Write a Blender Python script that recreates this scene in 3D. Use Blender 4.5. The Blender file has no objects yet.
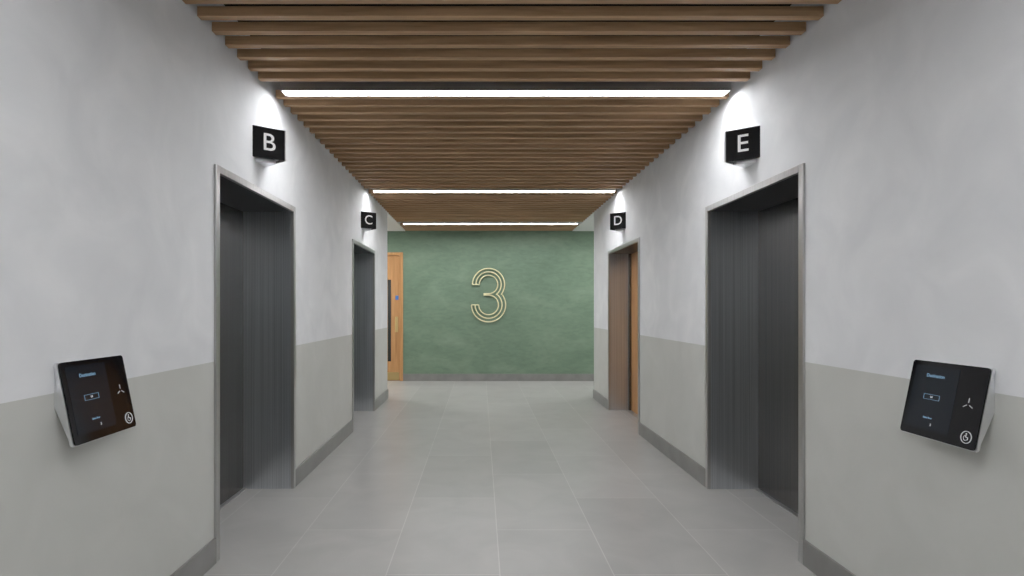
import bpy, math, random
from mathutils import Matrix, Vector
random.seed(3)
S=bpy.context.scene
S.view_settings.view_transform='Standard'
S.view_settings.look='None'
S.view_settings.exposure=0
S.view_settings.gamma=1.12
COL=S.collection
F=560.0
XL,XR=-1.471,1.775
KR=XR/1.748
HC=2.915
YE=8.8; YB=10.89; Y0=-4.0
PT=1.11

# ---------------- materials ----------------
def mat(name, col, rough=.6, metal=0, emit=None, es=0, spec=.5):
    m=bpy.data.materials.new(name); m.use_nodes=True
    b=m.node_tree.nodes['Principled BSDF']
    b.inputs['Base Color'].default_value=(*col,1)
    b.inputs['Roughness'].default_value=rough
    b.inputs['Metallic'].default_value=metal
    b.inputs['Specular IOR Level'].default_value=spec
    if emit:
        b.inputs['Emission Color'].default_value=(*emit,1)
        b.inputs['Emission Strength'].default_value=es
    return m
def nodes(m):
    nt=m.node_tree
    return nt, nt.nodes, nt.links, nt.nodes['Principled BSDF']
def noise(nt, scale, detail=4, mapscale=(1,1,1), dist=0, rot=(0,0,0)):
    tc=nt.nodes.new('ShaderNodeTexCoord'); mp=nt.nodes.new('ShaderNodeMapping')
    mp.inputs['Scale'].default_value=mapscale; mp.inputs['Rotation'].default_value=rot
    nt.links.new(tc.outputs['Object'],mp.inputs['Vector'])
    n=nt.nodes.new('ShaderNodeTexNoise'); n.inputs['Scale'].default_value=scale
    n.inputs['Detail'].default_value=detail; n.inputs['Distortion'].default_value=dist
    nt.links.new(mp.outputs['Vector'],n.inputs['Vector'])
    return n
def ramp(nt, src, stops):
    r=nt.nodes.new('ShaderNodeValToRGB')
    e=r.color_ramp.elements
    e[0].position=stops[0][0]; e[0].color=(*stops[0][1],1)
    e[1].position=stops[-1][0]; e[1].color=(*stops[-1][1],1)
    for p,c in stops[1:-1]:
        x=e.new(p); x.color=(*c,1)
    nt.links.new(src,r.inputs['Fac']); return r
def mix(nt,a,b,fac,mode='MIX'):
    m=nt.nodes.new('ShaderNodeMix'); m.data_type='RGBA'; m.blend_type=mode
    for s,i in ((a,6),(b,7)):
        if isinstance(s,tuple): m.inputs[i].default_value=(*s,1)
        else: nt.links.new(s,m.inputs[i])
    if isinstance(fac,(int,float)): m.inputs[0].default_value=fac
    else: nt.links.new(fac,m.inputs[0])
    return m.outputs[2]
def bump(nt,src,strength,dist,b):
    bp=nt.nodes.new('ShaderNodeBump'); bp.inputs['Strength'].default_value=strength
    bp.inputs['Distance'].default_value=dist
    nt.links.new(src,bp.inputs['Height']); nt.links.new(bp.outputs['Normal'],b.inputs['Normal'])

# two-tone painted plaster
def wall_mat():
    m=mat('painted_plaster',(.6,.6,.6),.75,spec=.25); nt,N,L,b=nodes(m)
    n=noise(nt,2.8,9,dist=.9); n2=noise(nt,9,6,dist=.5)
    up=ramp(nt,n.outputs['Fac'],[(.3,(.715,.727,.75)),(.55,(.775,.785,.805)),(.72,(.825,.832,.85))])
    lo=ramp(nt,n.outputs['Fac'],[(.3,(.525,.532,.502)),(.7,(.57,.575,.545))])
    tc=N.new('ShaderNodeTexCoord'); sp=N.new('ShaderNodeSeparateXYZ'); L.new(tc.outputs['Object'],sp.inputs[0])
    g=N.new('ShaderNodeMath'); g.operation='GREATER_THAN'; g.inputs[1].default_value=PT
    L.new(sp.outputs['Z'],g.inputs[0])
    c=mix(nt,lo.outputs[0],up.outputs[0],g.outputs[0])
    L.new(c,b.inputs['Base Color'])
    bump(nt,n2.outputs['Fac'],.15,.01,b)
    return m
M_wall=wall_mat()
M_white=mat('white_ceiling_paint',(.75,.75,.74),.8)
M_black=mat('black_void',(.008,.007,.006),.9,spec=.1)
def green_mat():
    m=mat('green_polished_plaster',(.1,.2,.12),.5,spec=.3); nt,N,L,b=nodes(m)
    n=noise(nt,1.1,8,(1,1,1.8),.8,(0,.65,0)); n2=noise(nt,7,9,(1,1,2.6),.6,(0,.75,0))
    a=ramp(nt,n.outputs['Fac'],[(.25,(.122,.188,.128)),(.52,(.148,.222,.152)),(.75,(.20,.28,.198))])
    c=ramp(nt,n2.outputs['Fac'],[(.3,(.88,.88,.88)),(.7,(1.08,1.08,1.08))])
    L.new(mix(nt,a.outputs[0],c.outputs[0],1.0,'MULTIPLY'),b.inputs['Base Color'])
    bump(nt,n2.outputs['Fac'],.06,.01,b)
    return m
M_green=green_mat()
def tile_mat():
    m=mat('floor_tile',(.4,.4,.38),.30,spec=.5); nt,N,L,b=nodes(m)
    tc=N.new('ShaderNodeTexCoord'); mp=N.new('ShaderNodeMapping')
    mp.inputs['Rotation'].default_value=(0,0,math.pi/2); mp.inputs['Location'].default_value=(2.95,-.1,0)
    L.new(tc.outputs['Object'],mp.inputs['Vector'])
    br=N.new('ShaderNodeTexBrick'); br.offset=.5; br.squash=1
    br.inputs['Scale'].default_value=1; br.inputs['Brick Width'].default_value=1.2
    br.inputs['Row Height'].default_value=.6; br.inputs['Mortar Size'].default_value=.003
    br.inputs['Mortar Smooth'].default_value=.1
    br.inputs['Color1'].default_value=(.335,.33,.318,1); br.inputs['Color2'].default_value=(.385,.38,.367,1)
    br.inputs['Mortar'].default_value=(.48,.475,.455,1)
    L.new(mp.outputs[0],br.inputs['Vector'])
    n=noise(nt,2.6,7,dist=.8); r=ramp(nt,n.outputs['Fac'],[(.3,(.92,.92,.92)),(.7,(1.07,1.07,1.07))])
    L.new(mix(nt,br.outputs['Color'],r.outputs[0],1.0,'MULTIPLY'),b.inputs['Base Color'])
    return m
M_tile=tile_mat()
def base_mat():
    m=mat('baseboard_tile',(.23,.225,.215),.28,spec=.7); nt,N,L,b=nodes(m)
    n=noise(nt,5,5); r=ramp(nt,n.outputs['Fac'],[(.3,(.165,.162,.156)),(.7,(.22,.216,.208))])
    L.new(r.outputs[0],b.inputs['Base Color']); return m
M_base=base_mat()
def wood_mat(name,c1,c2,ms,rough=.5):
    m=mat(name,c1,rough,spec=.3); nt,N,L,b=nodes(m)
    n=noise(nt,3,6,ms,.6); r=ramp(nt,n.outputs['Fac'],[(.3,c1),(.7,c2)])
    L.new(r.outputs[0],b.inputs['Base Color']); return m
M_slat=wood_mat('oak_slat',(.32,.185,.093),(.53,.33,.175),(.6,12,12))
M_door=wood_mat('oak_door_veneer',(.42,.20,.075),(.58,.30,.12),(10,10,.5),.4)
def steel(name,c1,c2,rough,an=.6,ns=(28,28,.12)):
    m=mat(name,c1,rough,1); nt,N,L,b=nodes(m)
    n=noise(nt,4,3,ns); r=ramp(nt,n.outputs['Fac'],[(.3,c1),(.7,c2)])
    L.new(r.outputs[0],b.inputs['Base Color'])
    b.inputs['Anisotropic'].default_value=an
    return m
M_jamb=steel('brushed_steel_reveal',(.50,.525,.56),(.72,.75,.79),.30,.5)
M_trim=steel('brushed_steel_trim',(.46,.458,.455),(.58,.577,.575),.32)
M_panel=steel('dark_steel_door',(.125,.12,.115),(.185,.178,.17),.27)
M_soff=mat('dark_soffit',(.02,.02,.022),.35,.6)
M_gloss=mat('black_gloss_glass',(.004,.004,.005),.06,spec=.25)
M_signblk=mat('sign_black',(.006,.006,.007),.35,spec=.25)
M_silver=mat('satin_aluminium',(.8,.81,.83),.35,1)
M_letter=mat('letter_white',(.85,.85,.85),.5,emit=(1,1,1),es=.25)  # letters are no lamps; slight glow added to brighten their white
M_screen=mat('screen_dark',(.006,.008,.012),.1,emit=(.1,.14,.2),es=.015,spec=.25)
M_blue=mat('screen_blue_text',(.1,.2,.3),.4,emit=(.3,.55,.8),es=.3)
M_ico=mat('screen_white_icon',(.45,.45,.45),.4,emit=(.9,.95,1),es=.2)
M_brass=mat('brass',(.75,.55,.25),.3,1)
M_gold=mat('pale_gold_numeral',(.80,.74,.45),.38,.2)
M_blues=mat('blue_sign',(.03,.15,.5),.4)
M_glassd=mat('vision_glass',(.02,.022,.022),.08)
M_light=mat('led_diffuser',(1,1,1),.5,emit=(.985,.99,1.0),es=49)
M_light2=mat('downlight_diffuser',(1,1,1),.5,emit=(1,.99,.97),es=360)

# ---------------- helpers ----------------
def empty(name,loc,rotz=0):
    e=bpy.data.objects.new(name,None); e.empty_display_size=.2
    e.location=loc; e.rotation_euler=(0,0,rotz); COL.objects.link(e); return e
def mesh(name,verts,faces,m,parent=None,bevel=0,M=None,smooth=False):
    me=bpy.data.meshes.new(name)
    if M is not None: verts=[tuple(M@Vector(v)) for v in verts]
    me.from_pydata(verts,[],faces); me.update()
    import bmesh
    bm=bmesh.new(); bm.from_mesh(me); bmesh.ops.recalc_face_normals(bm,faces=bm.faces); bm.to_mesh(me); bm.free()
    o=bpy.data.objects.new(name,me); COL.objects.link(o); me.materials.append(m)
    if parent: o.parent=parent
    if bevel:
        md=o.modifiers.new('bevel','BEVEL'); md.width=bevel; md.segments=2; md.limit_method='ANGLE'
    return o
def boxes(name,L,m,parent=None,bevel=0,M=None):
    V=[];Fc=[]
    for (x0,x1,y0,y1,z0,z1) in L:
        k=len(V)
        V+=[(x0,y0,z0),(x1,y0,z0),(x1,y1,z0),(x0,y1,z0),(x0,y0,z1),(x1,y0,z1),(x1,y1,z1),(x0,y1,z1)]
        Fc+=[tuple(k+i for i in f) for f in ((0,3,2,1),(4,5,6,7),(0,1,5,4),(1,2,6,5),(2,3,7,6),(3,0,4,7))]
    return mesh(name,V,Fc,m,parent,bevel,M)
def prism(name,poly,x0,x1,m,parent=None,bevel=0,M=None,axis='x'):
    n=len(poly)
    if axis=='x': V=[(x0,a,b) for a,b in poly]+[(x1,a,b) for a,b in poly]
    elif axis=='y': V=[(a,x0,b) for a,b in poly]+[(a,x1,b) for a,b in poly]
    else: V=[(a,b,x0) for a,b in poly]+[(a,b,x1) for a,b in poly]
    Fc=[tuple(range(n)),tuple(range(2*n-1,n-1,-1))]+[(i,(i+1)%n,n+(i+1)%n,n+i) for i in range(n)]
    return mesh(name,V,Fc,m,parent,bevel,M)
def rrect(x0,x1,z0,z1,r,seg=5):
    P=[]
    for cx,cz,a0 in ((x1-r,z1-r,0),(x0+r,z1-r,90),(x0+r,z0+r,180),(x1-r,z0+r,270)):
        for i in range(seg+1):
            a=math.radians(a0+90*i/seg); P.append((cx+r*math.cos(a),cz+r*math.sin(a)))
    return P
def text(name,s,size,m,parent,M,thick=.002,off=0.0):
    c=bpy.data.curves.new(name,'FONT'); c.body=s; c.size=size; c.align_x='CENTER'; c.align_y='CENTER'
    c.extrude=thick; c.offset=off; c.materials.append(m)
    o=bpy.data.objects.new(name,c); COL.objects.link(o)
    if parent: o.parent=parent
    o.matrix_local=M@Matrix.Rotation(math.pi/2,4,'X')
    return o
def tube(name,pts,rad,m,parent,cyclic=False):
    c=bpy.data.curves.new(name,'CURVE'); c.dimensions='3D'; c.bevel_depth=rad; c.bevel_resolution=3; c.use_fill_caps=True
    sp=c.splines.new('POLY'); sp.points.add(len(pts)-1)
    for i,p in enumerate(pts): sp.points[i].co=(*p,1)
    sp.use_cyclic_u=cyclic
    c.materials.append(m); o=bpy.data.objects.new(name,c); COL.objects.link(o); o.parent=parent; return o

# ---------------- room ----------------
WT=.5; ZT=3.14
XO=5.2
L_open=[(3.085,4.405),(6.384,7.72)]
R_open=[(3.02*KR,4.33*KR),(6.156*KR,7.66*KR)]
DH=2.2
def side_wall(name,xa,xb,ops):
    B=[];y=Y0
    for a,b in ops:
        B.append((xa,xb,y,a,0,ZT)); B.append((xa,xb,a,b,DH,ZT)); y=b
    B.append((xa,xb,y,YE,0,ZT))
    return boxes(name,B,M_wall)
side_wall('wall_left',XL-WT,XL,L_open)
side_wall('wall_right',XR,XR+WT,R_open)
boxes('wall_passage_left',[(-XO,XL-WT,YE-.15,YE,0,ZT),(-XO-.15,-XO,YE-.15,YB,0,ZT)],M_wall)
boxes('wall_passage_right',[(XR+WT,XO,YE-.15,YE,0,ZT),(XO,XO+.15,YE-.15,YB,0,ZT)],M_wall)
boxes('bounce_wall',[(XL-WT,XR+WT,Y0-.15,Y0,0,ZT)],M_wall)  # unseen closing wall behind the camera, added to bounce light
DX0,DX1,DTOP=-2.62,-1.516,2.50
boxes('wall_back',[(-XO-.15,DX0,YB,YB+.2,0,ZT),(DX0,DX1,YB,YB+.2,DTOP,ZT),(DX1,XO+.15,YB,YB+.2,0,ZT)],M_green)
boxes('floor',[(-XO-.15,XO+.15,Y0-.15,YB+.2,-.1,0)],M_tile)
boxes('ceiling',[(-XO-.15,XO+.15,Y0-.15,YB+.2,ZT,ZT+.1)],M_black)
boxes('ceiling_passage_plaster',[(-XO,XL+.0,YE,YB,HC,ZT),(XR,XO,YE,YB,HC,ZT)],M_white)

bh=.14; bt=.014
def bb(side,ops,x0,x1):
    B=[];y=Y0
    for a,b in ops: B.append((x0,x1,y,a,0,bh)); y=b
    B.append((x0,x1,y,YE+bt,0,bh)); return B
boxes('baseboard_left',bb('l',L_open,XL,XL+bt)+[(-XO,XL,YE,YE+bt,0,bh)],M_base,bevel=.002)
boxes('baseboard_right',bb('r',R_open,XR-bt,XR)+[(XR,XO,YE,YE+bt,0,bh)],M_base,bevel=.002)
boxes('baseboard_back',[(-XO,DX0,YB-bt,YB,0,bh),(DX1,XO,YB-bt,YB,0,bh)],M_base,bevel=.002)

# ---------------- ceiling slats + lights ----------------
lights=[-2.3,.8,3.92,7.21,9.95]
B=[]; y=Y0+.1; pitch=.158
while y<YB-.05:
    if all(abs(y+.022-l)>.095 for l in lights):
        B.append((XL+.004,XR-.004,y,y+.045,HC,HC+.05))
    y+=pitch
boxes('ceiling_slat_baffle',B,M_slat)
for i,l in enumerate(lights):
    e=empty('linear_ceiling_light',(0,l,HC))
    a,b=XL+.095,XR-.06
    boxes('housing',[(a-.01,b+.01,-.055,-.042,-.006,.08),(a-.01,b+.01,.042,.055,-.006,.08),(a-.01,a,-.042,.042,-.006,.08),(b,b+.01,-.042,.042,-.006,.08),(a,b,-.042,.042,.02,.08)],M_silver,e)
    boxes('diffuser',[(a,b,-.042,.042,.004,.018)],M_light,e)

def downlight(x,y):
    e=empty('recessed_downlight',(x,y,HC))
    n=24
    P=[(.09*math.cos(2*math.pi*i/n),.09*math.sin(2*math.pi*i/n)) for i in range(n)]
    prism('diffuser',P,-.004,0,M_light2,e,axis='z')
    V=[];Fc=[]
    for r,z in ((.09,-.008),(.11,-.008),(.11,0),(.09,0)):
        V+=[(r*math.cos(2*math.pi*i/n),r*math.sin(2*math.pi*i/n),z) for i in range(n)]
    for k in range(4):
        for i in range(n): Fc.append((k*n+i,k*n+(i+1)%n,((k+1)%4)*n+(i+1)%n,((k+1)%4)*n+i))
    mesh('bezel',V,Fc,M_silver,e)
for x in (-4.0,-2.6,2.9,4.2): downlight(x,9.9)

# ---------------- elevators ----------------
def elevator(side,y0,y1,wood=False,dep=.38):
    W=y1-y0
    e=empty('elevator_door',((XL if side<0 else XR),(y0+y1)/2,0),math.pi/2 if side<0 else -math.pi/2)
    h=W/2; t=.042; H=DH
    boxes('frame_trim',[(-h,-h+t,-.014,.012,0,H),(h-t,h,-.014,.012,0,H),(-h+t,h-t,-.014,.012,H-t,H)],M_trim,e,bevel=.002)
    boxes('reveal_jambs',[(-h,-h+t,.012,dep+.1,0,H),(h-t,h,.012,dep+.1,0,H)],M_jamb,e)
    boxes('reveal_head',[(-h+t,h-t,.012,dep+.1,H-t,H)],M_soff,e)
    boxes('door_sill',[(-h+t,h-t,dep-.03,dep+.1,0,.006)],M_trim,e)
    i0,i1=-h+t,h-t
    if not wood:
        mid=i0+(i1-i0)*.5
        boxes('door_leaf_1',[(i0,mid-.002,dep,dep+.035,.006,H-t)],M_panel,e,bevel=.002)
        boxes('door_leaf_2',[(mid+.002,i1,dep,dep+.035,.006,H-t)],M_panel,e,bevel=.002)
        boxes('shadow_gap',[(i0,i1,dep+.04,dep+.05,.006,H-t)],M_black,e)
    else:
        # far half retracted steel leaf edge, oak lining beyond
        boxes('door_leaf_1',[(i0+.05,i1-.02,dep+.02,dep+.055,.006,H-t)],M_door,e,bevel=.002)
        boxes('door_leaf_2',[(i0,i0+.05,dep-.01,dep+.025,.006,H-t)],M_panel,e,bevel=.002)
        boxes('shadow_gap',[(i0,i1,dep+.06,dep+.07,.006,H-t)],M_black,e)
    return e
for a,b in L_open: elevator(-1,a,b)
elevator(1,*R_open[0])
elevator(1,*R_open[1],wood=True,dep=.27)

# ---------------- V shaped lift signs ----------------
def lift_sign(side,ymid,zc,ch):
    e=empty('elevator_letter_sign',((XL if side<0 else XR),ymid,zc),math.pi/2 if side<0 else -math.pi/2)
    hw=.127; p=.168; hh=.101
    body=[(-hw+.02,0),(-.012,-p+.012),(.012,-p+.012),(hw-.02,0)]
    prism('core',body,-hh+.012,hh-.012,M_silver,e,axis='z')
    prism('mounting_bracket',[(-hw+.05,0),(-.012,-.10),(.012,-.10),(hw-.05,0)],-hh-.02,-hh+.012,M_silver,e,axis='z')
    for s,nm in ((-1,'face_1'),(1,'face_2')):
        poly=[(s*hw,0),(s*.006,-p),(s*.0,-p+.010),(s*(hw-.022),0)]
        prism(nm,poly,-hh,hh,M_signblk,e,bevel=.0015,axis='z')
        cx,cy=s*(hw+.006)/2,-p/2
        nx,ny=(s*p,-hw); l=math.hypot(nx,ny); nx/=l; ny/=l
        a=math.atan2(nx,-ny)
        M=Matrix.Translation((cx+nx*.0015,cy+ny*.0015,0))@Matrix.Rotation(a,4,'Z')
        text('letter_'+nm[-1],ch,.16,M_letter,e,M,.001,0)
    boxes('edge_strip',[(-.007,.007,-p-.004,-p+.008,-hh,hh)],M_silver,e)
lift_sign(-1,3.73,1.4+1.085,'B'); lift_sign(1,3.63*KR,1.4+1.05*KR,'E')
lift_sign(-1,6.98,1.4+1.095,'C'); lift_sign(1,6.88*KR,1.4+1.072*KR,'D')

# ---------------- call panels ----------------
def panel(side,y0,y1,ztop):
    w=y1-y0
    e=empty('elevator_call_panel',((XL if side<0 else XR),(y0+y1)/2,ztop),math.pi/2 if side<0 else -math.pi/2)
    h=w/2
    prof=[(0,-.004),(-.006,-.002),(-.062,-.279),(-.056,-.281),(0,-.15)]
    prism('housing',prof,-h+.004,h-.004,M_silver,e,bevel=.002)
    Ls=math.hypot(.058,.286); th=math.atan2(.058,.286)
    M=Matrix.Translation((0,-.068,-.286))@Matrix.Rotation(-th,4,'X')
    prism('glass_front',rrect(-h,h,0,Ls,.012),-.010,.004,M_gloss,e,M=M,axis='y')
    prism('bezel_edge',rrect(-h-.003,h+.003,-.003,Ls+.003,.014),-.004,.008,M_silver,e,M=M,axis='y')
    y=-.0108
    sx0,sx1=-h+.02,h-.115
    prism('screen',rrect(sx0,sx1,.03,Ls-.018,.003),y,-.0102,M_screen,e,M=M,axis='y')
    cx=(sx0+sx1)/2
    def T(n,s,x,z,size,m): text(n,s,size,m,e,M@Matrix.Translation((x,y-.0006,z)),.0002,.0002)
    T('screen_title','Destination',cx,Ls-.055,.018,M_blue)
    T('screen_floor','04',cx,.155,.011,M_ico)
    T('screen_hint','Select floor',cx,.075,.009,M_blue)
    T('screen_hint_2','3',cx+.02,.05,.013,M_ico)
    bw,bhh,tt=.036,.009,.0010
    boxes('screen_button_outline',[(cx-bw,cx+bw,y-.001,y,.155+bhh,.155+bhh+tt),(cx-bw,cx+bw,y-.001,y,.155-bhh-tt,.155-bhh),(cx-bw-tt,cx-bw,y-.001,y,.155-bhh-tt,.155+bhh+tt),(cx+bw,cx+bw+tt,y-.001,y,.155-bhh-tt,.155+bhh+tt)],M_blue,e,M=M)
    ix,iz=h-.055,.155
    for k in range(3):
        R=M@Matrix.Translation((ix,y,iz))@Matrix.Rotation(math.radians(30+120*k),4,'Y')
        boxes('reader_mark_%d'%(k+1),[(.006,.022,-.001,0,-.0009,.0009)],M_ico,e,M=R)
    n=32; rx,rz=h-.038,.04
    V=[];Fc=[]
    for r,yy in ((.020,y+.0005),(.022,y+.0005),(.022,y-.0015),(.020,y-.0015)):
        V+=[(rx+r*math.cos(2*math.pi*i/n),yy,rz+r*math.sin(2*math.pi*i/n)) for i in range(n)]
    for k in range(4):
        for i in range(n): Fc.append((k*n+i,k*n+(i+1)%n,((k+1)%4)*n+(i+1)%n,((k+1)%4)*n+i))
    mesh('access_button_ring',V,Fc,M_ico,e,M=M)
    V=[];Fc=[]
    for r in (.0075,.0095):
        V+=[(rx-.001+r*math.cos(math.radians(100+250*i/16)),y-.0012,rz-.003+r*math.sin(math.radians(100+250*i/16))) for i in range(17)]
    Fc=[(i,i+1,17+i+1,17+i) for i in range(16)]
    mesh('wheelchair_wheel',V,Fc,M_ico,e,M=M)
    boxes('wheelchair_person',[(rx-.002,rx+.0,y-.0015,y,rz,rz+.009),(rx-.002,rx+.007,y-.0015,y,rz-.001,rz+.001),(rx+.006,rx+.008,y-.0015,y,rz-.009,rz+.001),(rx-.003,rx+.001,y-.0015,y,rz+.010,rz+.014)],M_ico,e,M=M)
panel(-1,1.925,2.265,1.4-.188)
panel(1,1.90*KR,2.235*KR,1.4-.203*KR)

# ---------------- numeral 3 ----------------
s=YB/F
def px(x,y): return ((x-481)*s,1.4+(309-y)*s)
cx,cz=px(488.5,295)
e=empty('numeral_three_wall_sign',(cx,YB,cz))
UC=10.4; LC=-9.9
TR=.0115
for k,(ru,rl) in enumerate(((16.0,17.0),(12.6,13.4),(9.2,9.8))):
    def P(x,z): return (x*s,-.03,z*s)
    if k==0:
        au=math.asin(-(UC-.3)/ru); al=math.asin((.3-LC)/rl)
    elif k==1:
        au=math.asin(max(-1,-(UC-.3)/ru)); al=math.asin(min(1,(.3-LC)/rl))
    else: au=-math.pi/2; al=math.pi/2
    n=40
    up=[P(ru*math.cos(a),UC+ru*math.sin(a)) for a in [math.pi+(au-math.pi)*i/n for i in range(n+1)]]
    lo=[P(rl*math.cos(a),LC+rl*math.sin(a)) for a in [al+(-math.pi-al)*i/n for i in range(n+1)]]
    if k==2:
        up.append(P(-5,UC-ru)); lo.insert(0,P(-5,LC+rl))
    tube('stroke_upper_%d'%(k+1),up,TR,M_gold,e)
    tube('stroke_lower_%d'%(k+1),lo,TR,M_gold,e)
tube('terminal_upper',[P(-16,UC),P(-9.2,UC)],TR,M_gold,e)
tube('terminal_lower',[P(-17,LC),P(-9.8,LC)],TR,M_gold,e)
for nm,x,z in (('standoff_1',-12.6,UC),('standoff_2',12.6,UC),('standoff_3',13.4,LC),('standoff_4',-13.4,LC),('standoff_5',0,UC+12.6)):
    boxes(nm,[(x*s-.006,x*s+.006,-.03,0,z*s-.006,z*s+.006)],M_gold,e)

# ---------------- back door ----------------
e=empty('door_1',((DX0+DX1)/2,YB,0))
h=(DX1-DX0)/2; t=.06
boxes('door_frame',[(-h,-h+t,-.015,.12,0,DTOP),(h-t,h,-.015,.12,0,DTOP),(-h+t,h-t,-.015,.12,DTOP-t,DTOP)],M_door,e,bevel=.003)
boxes('door_leaf',[(-h+t+.004,h-t-.004,.02,.065,.006,DTOP-t-.004)],M_door,e,bevel=.002)
boxes('vision_panel',[(h-.30,h-.235,.016,.019,.38,1.97)],M_glassd,e)
boxes('kick_plate',[(-h+t+.02,h-t-.02,.016,.0195,.02,.17)],M_brass,e)
boxes('push_plate',[(h-.16,h-.10,.016,.0195,.95,1.25)],M_brass,e)
boxes('fire_door_sign',[(h-.15,h-.09,.015,.0195,1.58,1.66)],M_blues,e)

# ---------------- camera ----------------
cd=bpy.data.cameras.new('camera'); cam=bpy.data.objects.new('camera',cd); COL.objects.link(cam)
cam.location=(0,0,1.4); cam.rotation_euler=(math.pi/2,0,0)
cd.sensor_width=36; cd.lens=36*F/1024; cd.shift_x=31/1024; cd.shift_y=21/1024; cd.clip_start=.05
S.camera=cam
w=bpy.data.worlds.new('world'); S.world=w; w.use_nodes=True
w.node_tree.nodes['Background'].inputs[0].default_value=(.5,.5,.5,1)
w.node_tree.nodes['Background'].inputs[1].default_value=.2
